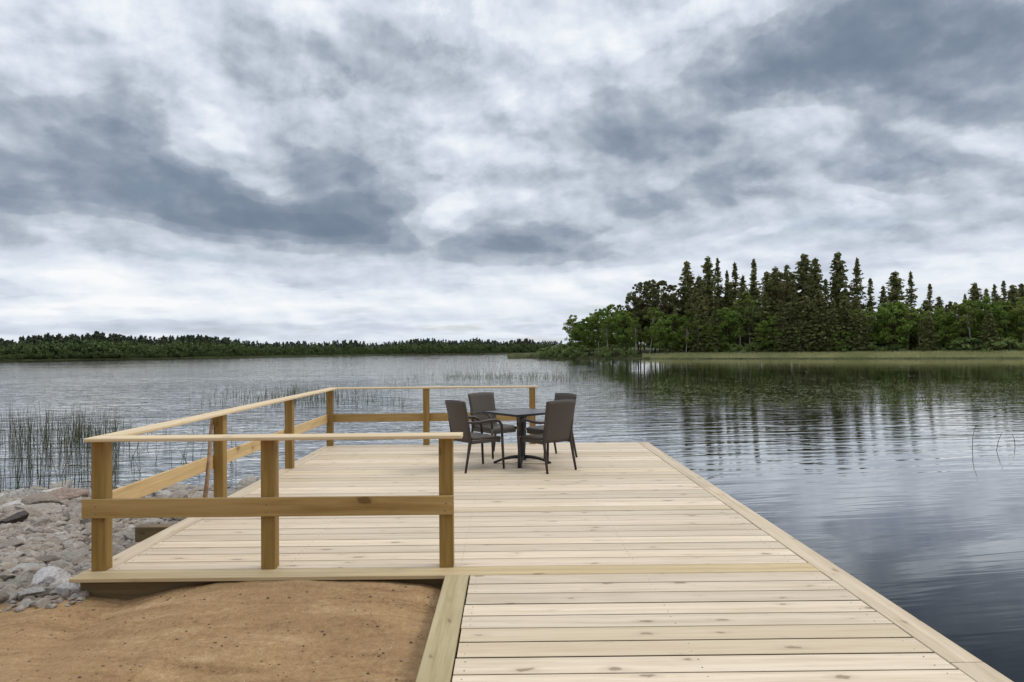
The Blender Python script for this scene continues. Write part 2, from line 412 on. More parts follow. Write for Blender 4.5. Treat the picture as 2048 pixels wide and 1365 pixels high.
# ------------------------------------------------------------------ sky
SUN_AZ, SUN_EL = math.radians(84), math.radians(50)      # azimuth from +y towards +x
def world():
    w = bpy.data.worlds.new('World'); scn.world = w; w.use_nodes = True
    t = NT(w.node_tree); t.N.clear()
    d = t.n('ShaderNodeTexCoord').outputs['Generated']
    x, y, z = t.n('ShaderNodeSeparateXYZ', {0: d}).outputs
    az = t.m('ARCTAN2', x, y); el = t.m('ARCSINE', z)
    ez = t.m('MAXIMUM', z, 0.0)
    den = t.m('ADD', ez, .10)
    pl = t.n('ShaderNodeCombineXYZ', {0: t.m('DIVIDE', x, den), 1: t.m('DIVIDE', y, den), 2: 0.0}).outputs[0]
    wn = t.n('ShaderNodeTexNoise', {'Vector': pl, 'Scale': 1.15, 'Detail': 5.0, 'Roughness': .55})
    ws = t.n('ShaderNodeSeparateColor', {0: wn.outputs[1]}).outputs
    wk = t.mapr(el, 0, .42, .12, 1.0)
    ve = t.m('POWER', t.m('MAXIMUM', el, 0.002), .62)          # clouds flatten towards the horizon
    pq = t.n('ShaderNodeCombineXYZ', {0: t.m('MULTIPLY', az, .85), 1: t.m('MULTIPLY', ve, 1.25), 2: .37}).outputs[0]
    q1 = t.n('ShaderNodeTexNoise', {'Vector': pq, 'Scale': 7.0, 'Detail': 6.0, 'Roughness': .56})
    qs = t.n('ShaderNodeSeparateColor', {0: q1.outputs[1]}).outputs
    azw = t.m('ADD', az, t.m('MULTIPLY', t.m('SUBTRACT', ws[0], .5), t.m('MULTIPLY', wk, .13)))
    elw = t.m('ADD', el, t.m('MULTIPLY', t.m('SUBTRACT', ws[1], .5), t.m('MULTIPLY', wk, .075)))
    azw = t.m('ADD', azw, t.m('MULTIPLY', t.m('SUBTRACT', qs[0], .5), t.m('MULTIPLY', wk, .16)))
    elw = t.m('ADD', elw, t.m('MULTIPLY', t.m('SUBTRACT', qs[1], .5), t.m('MULTIPLY', wk, .10)))
    P = t.n('ShaderNodeCombineXYZ', {0: azw, 1: elw, 2: 0.0}).outputs[0]
    acc = t.ramp(t.m('DIVIDE', el, .6, clamp=True), [(0, (.80,)*3), (.06, (.86,)*3), (.16, (.88,)*3), (.24, (.70,)*3), (.32, (.585,)*3), (.55, (.575,)*3), (.8, (.66,)*3), (1, (.80,)*3)])
    B = [  # px, py, sx, sy, slope angle (deg, + = falling to the right), amp
        (300, 350, 280, 64, 20, -.52), (30, 378, 150, 42, 5, -.36), (720, 430, 130, 42, -8, -.42), (560, 448, 240, 26, 3, -.26),
        (235, 215, 55, 60, 20, -.24), (430, 235, 190, 45, 48, .22), (95, 90, 170, 95, 30, .26), (580, 170, 130, 120, 40, -.06),
        (690, 340, 100, 50, 10, -.24), (850, 90, 90, 55, 20, -.16), (885, 445, 60, 36, -30, .30), (260, 588, 140, 30, 8, .16),
        (70, 625, 70, 16, 0, .20), (30, 588, 55, 16, 8, -.34), (950, 502, 330, 34, 4, -.26), (330, 500, 260, 14, 5, -.10),
        (120, 645, 220, 9, 0, -.18), (700, 20, 400, 35, 0, .08),
        (1900, 80, 260, 92, 5, -.50), (1540, 140, 230, 62, -20, -.44), (1960, 160, 120, 50, 10, -.24), (1240, 210, 110, 80, 30, -.24),
        (1432, 185, 34, 34, -40, .22), (1110, 50, 170, 70, 15, .26), (1430, 20, 120, 26, -5, .24), (1790, 222, 260, 46, -6, .20),
        (1822, 348, 88, 38, 6, -.46), (2050, 368, 60, 28, 10, -.30), (1725, 392, 46, 18, 25, .26), (1400, 368, 230, 30, -17, -.26),
        (1090, 415, 70, 45, 0, .12), (1120, 508, 240, 26, -4, -.20), (1250, 560, 230, 22, -4, .14), (1720, 492, 260, 30, -6, -.16),
        (1960, 300, 140, 60, 0, .16), (1240, 420, 110, 24, -15, .10), (2000, 470, 120, 24, 0, -.10), (1000, 300, 140, 60, 0, .10), (620, 240, 60, 120, -25, -.10), (1180, 320, 160, 40, 10, .12), (1560, 265, 160, 36, -15, .06), (150, 470, 300, 24, 3, .10),
        (640, 560, 300, 12, 3, -.10), (700, 610, 500, 10, 0, .08), (350, 660, 500, 8, 0, -.14), (1600, 445, 200, 12, -8, .12),
    ]
    for px, py, sx, sy, ang, a in B:
        v = ray(px, py).normalized()
        loc = (math.atan2(v.x, v.y), math.asin(v.z), 0)
        mp = t.n('ShaderNodeMapping', {'Vector': P, 'Location': loc, 'Rotation': (0, 0, -math.radians(ang)), 'Scale': (sx*1.15/F, sy*1.15/F, 1)}, vector_type='TEXTURE')
        q = t.vm('DOT_PRODUCT', mp.outputs[0], mp.outputs[0], out=1)
        g = t.m('POWER', .36788, q)
        acc = t.m('MULTIPLY_ADD', g, a*1.12, acc)
    dk = t.mapr(el, .0, .22, .50, 1.0)
    n1 = t.noise(pl, 1.5, 7, .56, .25)
    acc = t.m('ADD', acc, t.m('MULTIPLY', t.m('SUBTRACT', n1, .5), t.m('MULTIPLY', dk, .50)))
    acc = t.m('ADD', acc, t.m('MULTIPLY', t.m('SUBTRACT', q1.outputs[0], .5), t.m('MULTIPLY', dk, .72)))
    # cloud layers: the tone steps where one bank of cloud ends against the next
    nd2 = t.noise(pq, 21.0, 8, .60, .2)
    af = t.m('ADD', acc, t.m('MULTIPLY', t.m('SUBTRACT', nd2, .5), t.m('MULTIPLY', dk, .11)))
    k = 3.6
    ph = t.m('MULTIPLY', t.noise(pq, 3.0, 2, .5), 1.6)
    sc = t.m('MULTIPLY_ADD', af, k, ph); fl = t.m('FLOOR', sc); fr_ = t.m('FRACT', sc)
    ter = t.m('DIVIDE', t.m('SUBTRACT', t.m('ADD', fl, t.mapr(fr_, .36, .64, 0, 1, True)), ph), k)
    acc = t.m('MULTIPLY_ADD', ter, .42, t.m('MULTIPLY', af, .58))
    # relief: billows lit from above, shaded below
    def relief(scale, dv, amt, acc):
        w_ = t.n('ShaderNodeTexNoise', {'Vector': pq, 'Scale': scale*.6, 'Detail': 3.0}).outputs[1]
        b0 = t.vm('ADD', pq, t.vm('MULTIPLY', t.vm('SUBTRACT', w_, (.5, .5, .5)), (.5/scale, .5/scale, 0)))
        a_ = t.noise(b0, scale, 6, .52, .1)
        b_ = t.noise(t.vm('ADD', b0, (dv*.55, dv, 0)), scale, 6, .52, .1)
        return t.m('ADD', acc, t.m('MULTIPLY', t.m('SUBTRACT', a_, b_), t.m('MULTIPLY', dk, amt)))
    acc = relief(7.0, .024, 1.5, acc)
    acc = relief(17.0, .011, .62, acc)
    # keep the extremes from going flat
    acc = t.m('MULTIPLY_ADD', t.m('TANH', t.m('MULTIPLY', t.m('SUBTRACT', acc, .54), 1.80)), .56, .56)
    cloud = t.ramp(acc, [(.0, (.155, .208, .285)), (.15, (.228, .285, .365)), (.40, (.395, .447, .530)), (.60, (.552, .612, .702)), (.80, (.71, .77, .86)), (.95, (.88, .915, .955)), (1, (.95, .96, .97))])
    sky = t.n('ShaderNodeTexSky', sky_type='NISHITA', sun_disc=False, sun_elevation=SUN_EL, sun_rotation=SUN_AZ)
    blue = t.vm('SCALE', sky.outputs[0]); blue.node.inputs['Scale'].default_value = .10
    thin = t.m('MULTIPLY', t.mapr(t.noise(pl, .9, 5, .6), .55, .72, 0, .5), t.mapr(el, .02, .30, 1.0, .15))
    col = t.mix(thin, cloud, blue)
    # out-of-view sky is brightened overhead and dimmed behind the camera to light the scene
    over = t.mapr(el, .47, 1.0, 1.0, 1.75, True)
    back = t.m('ADD', t.mapr(y, -.5, .25, .78, 1.0, True), t.mapr(el, .5, 1.1, 0, .58))
    mul = t.m('MULTIPLY', over, t.m('MINIMUM', back, 1.0))
    bg = t.n('ShaderNodeBackground', {0: col, 1: mul})
    out = t.n('ShaderNodeOutputWorld', {0: bg.outputs[0]})
world()
sd = bpy.data.lights.new('sun', 'SUN'); sd.energy = 1.3; sd.angle = math.radians(15); sd.color = (1, .95, .87)
so = bpy.data.objects.new('sun', sd); COL.objects.link(so)
sv = Vector((math.sin(SUN_AZ)*math.cos(SUN_EL), math.cos(SUN_AZ)*math.cos(SUN_EL), math.sin(SUN_EL)))
so.rotation_euler = sv.to_track_quat('Z', 'Y').to_euler()

# ------------------------------------------------------------------ ground and water
def axis_pts(lo, hi, step, far):
    c = list(np.arange(lo, hi+1e-6, step)); s = step; a = [lo]
    while a[-1] > -far: s *= 1.22; a.append(a[-1]-s)
    s = step; b_ = [hi]
    while b_[-1] < far: s *= 1.22; b_.append(b_[-1]+s)
    return np.array(a[:0:-1]+c+b_[1:])
def sand_edge(x):
    return np.interp(x, [-3.6, -3.1, -2.75, -2.45, -2.1, -1.5, -.9, -.65, -.52, -.3], [-.20, -.135, -.185, -.10, -.040, -.025, -.048, -.075, -.115, -.17])
def ground_z(x, y):
    e = sand_edge(np.clip(x, -3.6, -.3))
    base = -.17 + .05*fbm(x*.9+3, y*.9) - .02
    k = np.clip((y-3.6)/1.4, 0, 1); k = k*k*(3-2*k)
    near = base*(1-k)+e*k
    near = near + np.where(y < 5.1, .080*(fbm(x*1.1+20, y*3.6+7+.9*np.sin(x*1.3), 4)-.47)*np.clip((5.1-y)/.35, 0, 1) + .030*(fbm(x*6, y*9+3, 4)-.46), 0)
    y0 = np.where(x < -.3, 5.12, 5.12-(x+.3)*2.2)
    sl = np.where(x < -2.9, .082, .14)
    dz = np.maximum(0, y-y0)
    z = near - sl*dz
    return np.maximum(z, -3.0)
xs = axis_pts(-11, 1.2, .045, 6000); ys = axis_pts(1.5, 13.2, .045, 6000)
GX, GY = np.meshgrid(xs, ys, indexing='ij')
GZ = ground_z(GX, GY)
GZ = np.where(np.hypot(GX, GY) > 40, np.where(GY > 4.5, -3.0, np.minimum(GZ, .1)), GZ)
nx, ny = GX.shape
idx = np.arange(nx*ny).reshape(nx, ny)
gme = mk(np.stack([GX, GY, GZ], -1), np.stack([idx[:-1, :-1], idx[1:, :-1], idx[1:, 1:], idx[:-1, 1:]], -1).reshape(-1, 4), True)
tag(obj('ground', gme, M_GROUND), 'brown sandy ground sloping down to the stony lake shore', kind='structure')
n = 96; R_ = 5500
wv = [(0, 0, WZ)]+[(R_*math.cos(2*PI*i/n), R_*math.sin(2*PI*i/n), WZ) for i in range(n)]
wme = mk(wv, np.array([(0, 1+i, 1+(i+1) % n) for i in range(n)]))
tag(obj('water', wme, M_WATER), 'grey rippled lake water reflecting clouds and trees', kind='structure')

# ------------------------------------------------------------------ deck
XL, XR, YN, YF = -3.141, 2.396, 5.021, 12.052
T = .028
deck = thing('wooden_deck', (-.3, 8.0, -.2), 'large pale timber deck with plank walkway reaching out over the lake', 'deck')
W_GAPSHADE = wood('board_gap_shade', 0, (.20, .14, .075), (.11, .075, .038), (.17, .12, .06), .1, .5)  # dark brown for the board sides: gap shade put into the colour
def shade_gap_sides(o):
    """give the upright board faces a darker colour, painting in the shade of the gaps"""
    o.data.materials.append(W_GAPSHADE)
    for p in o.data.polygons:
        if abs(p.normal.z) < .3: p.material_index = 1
def dpart(name, mb, mat): return obj(name, mb, mat, deck, 'world')
def planks(x0, x1, y0, y1, pitch, gap=.014):
    k = int(round((y1-y0)/pitch)); p = (y1-y0)/k
    for i in range(k):
        dz = random.uniform(-.0012, .0012)
        mb.box(x0+random.uniform(0, .006), x1-random.uniform(0, .006), y0+i*p+gap/2, y0+(i+1)*p-gap/2, -T+dz, dz, .0025)
EB = .172
wl0 = at(830, 1365).x; wl1 = at(891, 1151).x
WXL = .5*(wl0+wl1)
mb = MB(); planks(XL+EB+.006, XR-EB-.006, YN+.196, YF-.196, .1945); shade_gap_sides(dpart('decking', mb, W_X))
mb = MB(); planks(WXL+.175, XR-EB-.006, -1.5, YN-.004, .1936); shade_gap_sides(dpart('decking', mb, W_X))
mb = MB(); mb.box(XL, XR-EB-.006, YN, YN+.19, -T, .0015, .004); dpart('front_board', mb, W_FRONT)
mb = MB()
def screw(x, y, z, r=.0042):
    mb.tube([(x, y, z-.003), (x, y, z+.0006)], r, 6)
for x0, x1, y0, y1, pitch, rows in ((XL+EB, XR-EB, YN+.196, YF-.196, .1945, (.05, 1.3, 2.6, 3.9, 5.06)), (WXL+.175, XR-EB, -1.5, YN-.004, .1936, (.05, 1.25, 2.42))):
    k = int(round((y1-y0)/pitch)); p = (y1-y0)/k
    for i in range(k):
        if y0+i*p < 2.5: continue
        for r_ in rows:
            for e in (.045, .145): screw(x0+r_+random.uniform(-.006, .006), y0+i*p+e+random.uniform(-.005, .005), .0)
tag(dpart('screw', mb, M_SCREW), kind='stuff')
mb = MB(); mb.box(XL, XL+EB, YN+.195, YF-.195, -T, .001, .004); dpart('edge_board', mb, W_Y)
mb = MB()
for a, b_ in ((-1.5, 3.55), (3.556, 8.1), (8.106, YF)): mb.box(XR-EB, XR, a, b_, -T, .0012, .004)
dpart('edge_board', mb, W_Y)
mb = MB(); mb.box(WXL, WXL+.168, -1.5, YN-.006, -T-.004, .004, .004); dpart('edge_board', mb, W_WALK)['label'] = 'greener weathered board along the left edge of the walkway'
mb = MB(); mb.box(XL, XR-EB-.006, YF-.19, YF, -T, .0005, .004); dpart('edge_board', mb, W_X)
# joists, fascia and supports under the boards
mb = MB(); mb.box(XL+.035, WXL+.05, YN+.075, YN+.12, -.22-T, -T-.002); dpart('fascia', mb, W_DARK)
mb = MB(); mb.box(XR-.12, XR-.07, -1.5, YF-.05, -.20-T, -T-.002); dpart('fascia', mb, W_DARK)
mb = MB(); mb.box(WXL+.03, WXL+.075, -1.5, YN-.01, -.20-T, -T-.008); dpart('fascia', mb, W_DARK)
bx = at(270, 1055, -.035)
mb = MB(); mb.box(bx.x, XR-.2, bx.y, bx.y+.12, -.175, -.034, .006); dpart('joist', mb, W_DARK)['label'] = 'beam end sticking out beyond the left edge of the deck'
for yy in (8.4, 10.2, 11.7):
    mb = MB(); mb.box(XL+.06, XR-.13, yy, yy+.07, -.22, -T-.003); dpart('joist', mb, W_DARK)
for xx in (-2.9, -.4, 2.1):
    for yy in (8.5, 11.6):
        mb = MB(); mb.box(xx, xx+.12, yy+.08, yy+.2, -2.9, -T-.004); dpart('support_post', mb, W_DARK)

# ------------------------------------------------------------------ railing
rail = thing('wooden_railing', (-2.0, 8.0, 0), 'yellow timber railing with flat cap board round the left side of the deck', 'railing')
def rpart(name, mb, mat): return obj(name, mb, mat, rail, 'world')
PW = .103; PH = .961; PX = -3.086
fy = YN+.171
def post(x, y):
    mb = MB(); mb.box(x, x+PW, y, y+PW, .0025, PH, .005); rpart('post', mb, R_Z)
front = [PX, at(521, 1140.6).x, -.5218]
for x in front: post(x, fy)
y3 = at(569.3, 938).y
def yOn(px, x):  # depth at which x shows in column px
    d = ray(px, 900); return x*d.y/d.x
y2 = yOn(426.5, PX); y3 = .5*(y3+yOn(569.3, PX))
post(PX, y2); post(PX, y3)
fp = YF-.107
post(yOn(654, PX) and PX-.02, fp); post(atY(846.4, 890, fp).x, fp); post(atY(1059.5, 888, fp).x, fp)
cx0 = atY(168, 884, 5.1).x
capR = atY(923, 870, 5.1).x
mb = MB(); mb.box(cx0, capR, 5.095, 5.275, PH, PH+T, .006); rpart('cap_rail', mb, C_X)
mb = MB(); mb.box(cx0-.004, cx0+.165, 5.279, fp-.022, PH, PH+T, .006); rpart('cap_rail', mb, C_Y)
mb = MB(); mb.box(cx0-.004, atY(1076, 775, fp).x, fp-.018, fp+.15, PH, PH+T, .006); rpart('cap_rail', mb, C_X)
ym = fy-.031
zt, zb = atY(163, 999.7, ym).z, atY(163, 1037.8, ym).z
mb = MB(); mb.box(atY(163, 1000, ym).x, atY(907, 1000, ym).x, ym, fy-.001, zb, zt, .004); rpart('mid_rail', mb, R_X)
mb = MB(); mb.box(PX-.031, PX-.001, fy+.0, fp+PW, zb-.002, zt-.002, .004); rpart('mid_rail', mb, R_Y)
mb = MB(); mb.box(PX-.02, atY(1071, 800, fp).x, fp+PW+.001, fp+PW+.031, zb-.002, zt-.002, .004); rpart('mid_rail', mb, R_X)

mb = MB()
for x in front:
    for dz in (.03, .085):
        mb = MB(); mb.tube([(x+.05+random.uniform(-.008, .008), ym-.002, zb+dz), (x+.05, ym+.004, zb+dz)], .005, 6); rpart('screw', mb, M_SCREW)
# stick leaning on the outside of the railing
mb = MB()
sx = PX-.075
p0 = atY(410, 996, y2-.25); p1 = atY(419, 905, y2-.1); p2 = atY(425.5, 828, y2+.02)
mb.tube([p0, (p0+p1)/2+Vector((.006, 0, 0)), p1, (p1+p2)/2+Vector((-.005, 0, 0)), p2], [.024, .022, .021, .019, .016], 8)
tag(obj('wooden_stick', mb.mesh(True), M_STICK), 'thin brown weathered stick leaning against the outside of the railing', 'stick')

# ------------------------------------------------------------------ table
TC = Vector((.185, 9.93, 0)); TR = math.radians(37.5)
tab = thing('cafe_table', TC, 'square dark table on a black pedestal among four wicker chairs', 'table')
tab.rotation_euler.z = TR
TH = .735; hs = .40
mb = MB(); mb.box(-hs+.012, hs-.012, -hs+.012, hs-.012, TH-.024, TH, .004); obj('tabletop', mb, M_TOP, tab)
mb = MB()
for a in (0, 1, 2, 3):
    c, s = math.cos(a*PI/2), math.sin(a*PI/2)
    q = []
    for (u, v) in ((-hs, -hs), (hs, -hs), (hs-.0115, -hs+.0115), (-hs+.0115, -hs+.0115)):
        for z in (TH-.028, TH+.0015): q.append((c*u-s*v, s*u+c*v, z))
    mb.add(q, [(0, 2, 3, 1), (2, 4, 5, 3), (4, 6, 7, 5), (6, 0, 1, 7), (1, 3, 5, 7), (0, 6, 4, 2)])
obj('table_edge', mb, M_BLACK, tab)
mb = MB(); mb.tube([(0, 0, .05), (0, 0, .10), (0, 0, .64), (0, 0, .685), (0, 0, .71)], [.052, .045, .045, .06, .13], 16); obj('pedestal', mb.mesh(True), M_BLACK, tab)
for k in range(4):
    a = k*PI/2+PI/4+math.radians(2)
    c, s = math.cos(a), math.sin(a)
    mb = MB()
    pr = [(.03, .095), (.12, .092), (.22, .075), (.31, .048), (.375, .022), (.405, .014)]
    mb.tube([(c*r, s*r, z) for r, z in pr], [.028, .024, .021, .018, .016, .014], 10, 1.35); ft = obj('foot', mb.mesh(True), M_BLACK, tab)
    mb = MB(); mb.tube([(c*.385, s*.385, .0), (c*.385, s*.385, .016)], .026, 12); obj('foot_pad', mb, M_BLACK, ft)

# ------------------------------------------------------------------ chairs
def grid_panel(fn, nu, nv, th):
    """panel of thickness th over fn(u,v)->(point, normal)"""
    V = []; 
    for side in (0, 1):
        for i in range(nu+1):
            for j in range(nv+1):
                p, nrm = fn(i/nu, j/nv); V.append(Vector(p)+Vector(nrm)*(th*(.5 if side else -.5)))
    m = (nu+1)*(nv+1); id_ = lambda s, i, j: s*m+i*(nv+1)+j
    fs = []
    for i in range(nu):
        for j in range(nv):
            fs.append((id_(1, i, j), id_(1, i+1, j), id_(1, i+1, j+1), id_(1, i, j+1)))
            fs.append((id_(0, i, j), id_(0, i, j+1), id_(0, i+1, j+1), id_(0, i+1, j)))
    for i in range(nu):
        fs.append((id_(0, i, 0), id_(0, i+1, 0), id_(1, i+1, 0), id_(1, i, 0)))
        fs.append((id_(0, i+1, nv), id_(0, i, nv), id_(1, i, nv), id_(1, i+1, nv)))
    for j in range(nv):
        fs.append((id_(0, 0, j+1), id_(0, 0, j), id_(1, 0, j), id_(1, 0, j+1)))
        fs.append((id_(0, nu, j), id_(0, nu, j+1), id_(1, nu, j+1), id_(1, nu, j)))
    mb = MB(); mb.add(V, fs); return mb
def make_chair():
    r = thing('wicker_armchair', (0, 0, 0), '', 'chair', 'brown wicker chairs round the table')
    def back(u, v):
        w = .225+.022*v
        x = (u-.5)*2*w
        z = .385+.545*v+.012*(1-((u-.5)*2)**2)*(v > .9)
        y = -.205-.105*v**1.2-.022*(1-((u-.5)*2)**2)
        return (x, y, z), (0, 1, .18)
    b = grid_panel(back, 10, 12, .026); obj('backrest', b.mesh(True), M_WICK, r)
    def seat(u, v):
        x = (u-.5)*(.46+.03*v); y = -.20+.46*v
        z = .435-.014*(1-((u-.5)*2)**2)*math.sin(PI*v)-.02*max(0, v-.85)/.15
        return (x, y, z), (0, 0, 1)
    s = grid_panel(seat, 8, 10, .035)
    st = obj('seat', s.mesh(True), M_WICK, r)
    mb = MB(); mb.box(-.225, .225, .238, .268, .355, .415, .006); mb.box(-.24, -.215, -.2, .24, .365, .415, .006); mb.box(.215, .24, -.2, .24, .365, .415, .006)
    obj('seat_apron', mb, M_WICK, st)
    for sx_ in (-1, 1):
        mb = MB(); mb.tube([(sx_*.245, -.305, 0), (sx_*.238, -.262, .2), (sx_*.230, -.222, .41), (sx_*.229, -.232, .52), (sx_*.236, -.262, .68)], [.0155, .018, .020, .017, .013], 8)
        obj('leg', mb.mesh(True), M_FRAME, r)
        mb = MB(); mb.tube([(sx_*.255, .300, 0), (sx_*.252, .290, .2), (sx_*.250, .280, .44)], [.0155, .018, .019], 8)
        obj('leg', mb.mesh(True), M_FRAME, r)
        arc = [(sx_*.237, -.262, .655), (sx_*.262, -.18, .648), (sx_*.280, -.06, .655), (sx_*.285, .06, .668), (sx_*.280, .16, .664), (sx_*.271, .225, .640), (sx_*.262, .262, .595), (sx_*.254, .277, .52), (sx_*.250, .281, .44)]
        mb = MB(); mb.tube(arc, [.015, .019, .021, .022, .022, .021, .020, .019, .019], 8, .8)
        obj('armrest', mb.mesh(True), M_FRAME, r)
    return r
proto = make_chair()
def chair_from_rear(pa, pb, label, first=False):
    """pa, pb: floor points of the rear legs, left and right as seen by someone sitting in it"""
    o = proto if first else dup(proto)
    a = Vector((pa[0], pa[1])); b_ = Vector((pb[0], pb[1]))
    xd = (b_-a).normalized(); yd = Vector((-xd.y, xd.x))
    c = (a+b_)/2+yd*.305
    o.location = (c.x, c.y, .002); o.rotation_euler.z = math.atan2(xd.y, xd.x)
    o['label'] = label
def gp(px, py): v = at(px, py); return (v.x, v.y)
chair_from_rear((-.84, 9.54), gp(928.7, 946.6), 'brown wicker armchair left of the table, seen from the side beside the railing end', True)
chair_from_rear(gp(1095.9, 948.5), gp(1151, 940.5), 'brown wicker armchair in front of the table, its broad back turned to the camera')
chair_from_rear(gp(988, 903), gp(937.2, 909.5), 'brown wicker armchair behind the left one, its backrest facing the camera above the table')
chair_from_rear(gp(1152.8, 915), gp(1113, 907.5), 'brown wicker armchair at the far right, mostly hidden behind the nearest chair')

# ------------------------------------------------------------------ stones
def ico(sub):
    t_ = (1+5**.5)/2
    V = [(-1, t_, 0), (1, t_, 0), (-1, -t_, 0), (1, -t_, 0), (0, -1, t_), (0, 1, t_), (0, -1, -t_), (0, 1, -t_), (t_, 0, -1), (t_, 0, 1), (-t_, 0, -1), (-t_, 0, 1)]
    Fc = [(0, 11, 5), (0, 5, 1), (0, 1, 7), (0, 7, 10), (0, 10, 11), (1, 5, 9), (5, 11, 4), (11, 10, 2), (10, 7, 6), (7, 1, 8), (3, 9, 4), (3, 4, 2), (3, 2, 6), (3, 6, 8), (3, 8, 9), (4, 9, 5), (2, 4, 11), (6, 2, 10), (8, 6, 7), (9, 8, 1)]
    V = [np.array(v)/np.linalg.norm(v) for v in V]
    for _ in range(sub):
        mid = {}; NF = []
        def mp(a, b_):
            k = (min(a, b_), max(a, b_))
            if k not in mid:
                p = V[a]+V[b_]; V.append(p/np.linalg.norm(p)); mid[k] = len(V)-1
            return mid[k]
        for a, b_, c in Fc:
            ab, bc, ca = mp(a, b_), mp(b_, c), mp(c, a)
            NF += [(a, ab, ca), (b_, bc, ab), (c, ca, bc), (ab, bc, ca)]
        Fc = NF
    return np.array(V), np.array(Fc)
def stone(seed, sub, flat, cuts=(7, 12)):
    g = np.random.default_rng(seed); V, Fc = ico(sub); V = V.copy()
    for _ in range(g.integers(*cuts)):
        nrm = g.normal(size=3); nrm /= np.linalg.norm(nrm); d = g.uniform(.36, .78)
        h = V@nrm-d; V -= np.where(h > 0, h*.93, 0)[:, None]*nrm
    V *= np.array([g.uniform(.85, 1.3), g.uniform(.7, 1.0), flat*g.uniform(.8, 1.15)])
    V += .02*g.normal(size=V.shape)*(.5 if sub > 2 else .8)
    V /= np.abs(V[:, :2]).max()
    return V, Fc
SM = []
for i in range(14):
    V, Fc = stone(100+i, 3, [.45, .6, .34, .5][i % 4]); me = mk(V, Fc, False); me.materials.append(M_ROCK); SM.append(me)
SML = []
for me in SM:
    m2 = me.copy(); m2.materials.clear(); m2.materials.append(M_ROCKL); SML.append(m2)
placed = []
def stone_xy():
    while True:
        px = random.uniform(-70, 520); py = random.uniform(950, 1215)
        Y = random.uniform(4.75, 12.3)
        x = random.uniform(-9.0, -2.75)
        d = Vector((x, Y, 0)); 
        u = 1016+x/Y*F
        if u < -80 or u > 540: continue
        if x > XL-.02 and Y > YN-.3: continue
        if Y < 5.0+.25*math.sin(x*5): continue
        return x, Y
def gz(x, y): return float(ground_z(np.array([x]), np.array([y]))[0])
sgroup = 'loose stones on the bank left of the deck'
def add_stone(x, y, r, me, label, mat=None, sink=.25, rz=None, tilt=.25, fl=1.0):
    if mat: me = me.copy(); me.materials.clear(); me.materials.append(mat)
    o = bpy.data.objects.new('stone', me); COL.objects.link(o)
    o.scale = (r, r, r*fl); o.location = (x, y, gz(x, y)+r*(.5-sink)*.7*fl)
    o.rotation_euler = (random.uniform(-tilt, tilt), random.uniform(-tilt, tilt), random.uniform(0, 6.28) if rz is None else rz)
    tag(o, label, 'stone', sgroup); placed.append((x, y, r)); return o
def at_bank(px, py):
    z = -.3
    for _ in range(12):
        p = at(px, py, z); z = gz(p.x, p.y)
    return p
p = at_bank(97, 1172); add_stone(p.x, p.y, .175, SM[1], 'large smooth pale grey boulder beside the front left corner of the deck', M_ROCKPALE, .1)
p = at_bank(22, 1052); add_stone(p.x, p.y, .21, SM[3], 'dark brown nearly black stone half way down the bank', M_ROCKDARK, .15)
p = at_bank(118, 1003); add_stone(p.x, p.y+.1, .42, SM[2], 'reddish brown slab lying at the edge of the water', M_ROCKRED, .3)
p = at_bank(140, 1186); add_stone(p.x, p.y, .09, SM[5], 'small pale stone wedged against the dark fascia under the deck corner', M_ROCKPALE, .1)
kinds = [('large angular grey-brown stone in the upper rubble near the water', .30, .44), ('fist to head sized angular stone in the rubble of the bank', .12, .20)]
cnt = 0; tries = 0
while cnt < 288 and tries < 20000:
    tries += 1
    x, y = stone_xy()
    big = y > 8.6 and random.random() < .55
    r = random.uniform(.16, .32) if big else random.choice((random.uniform(.075, .11), random.uniform(.10, .19)))*(1 if y > 6.5 else .9)
    if any((x-a)**2+(y-b_)**2 < (.55*(r+c))**2 for a, b_, c in placed): continue
    if x+r*.8 > XL and y > YN-.1: continue
    add_stone(x, y, r, random.choice(SML if random.random() < np.interp(y, [5, 6.5, 9], [.6, .3, .1]) else SM), kinds[0][0] if big else kinds[1][0], fl=random.uniform(.75, 1.1)); cnt += 1
# small rubble between them
RV, RF, c = [], [], 0
base = [stone(300+i, 1, .65, (4, 7)) for i in range(8)]
for q_ in range(6500):
    x, y = stone_xy(); r = random.uniform(.03, .085)
    if q_ < 110: x = random.uniform(-4.4, -3.0); y = 5.10-abs(random.gauss(0, .12)); r = random.uniform(.015, .06)
    V, Fc = base[random.randrange(8)]
    th = random.uniform(0, 6.28); ct, s_ = math.cos(th), math.sin(th)
    Q = V*r; Q = np.stack([Q[:, 0]*ct-Q[:, 1]*s_, Q[:, 0]*s_+Q[:, 1]*ct, Q[:, 2]], 1)+np.array([x, y, gz(x, y)+r*.25])
    RV.append(Q); RF.append(Fc+c); c += len(Q)
tag(obj('rubble', mk(np.concatenate(RV), np.concatenate(RF)), M_ROCK), 'small broken rubble filling the gaps between the shore stones', 'rubble', kind='stuff')

RV, RF, c = [], [], 0
for _ in range(420):
    x = random.uniform(-3.4, -.55); y = random.uniform(3.3, 5.0); r = random.choice((.003, .004, .005, .006, .010))*random.uniform(.7, 1.2)
    V, Fc = base[random.randrange(8)]
    RV.append(V*r+np.array([x, y, gz(x, y)+r*.2])); RF.append(Fc+c); c += len(V)
tag(obj('pebbles', mk(np.concatenate(RV), np.concatenate(RF)), M_CLOD), 'tiny pebbles and crumbs of earth scattered over the brown sand', 'pebbles', kind='stuff')

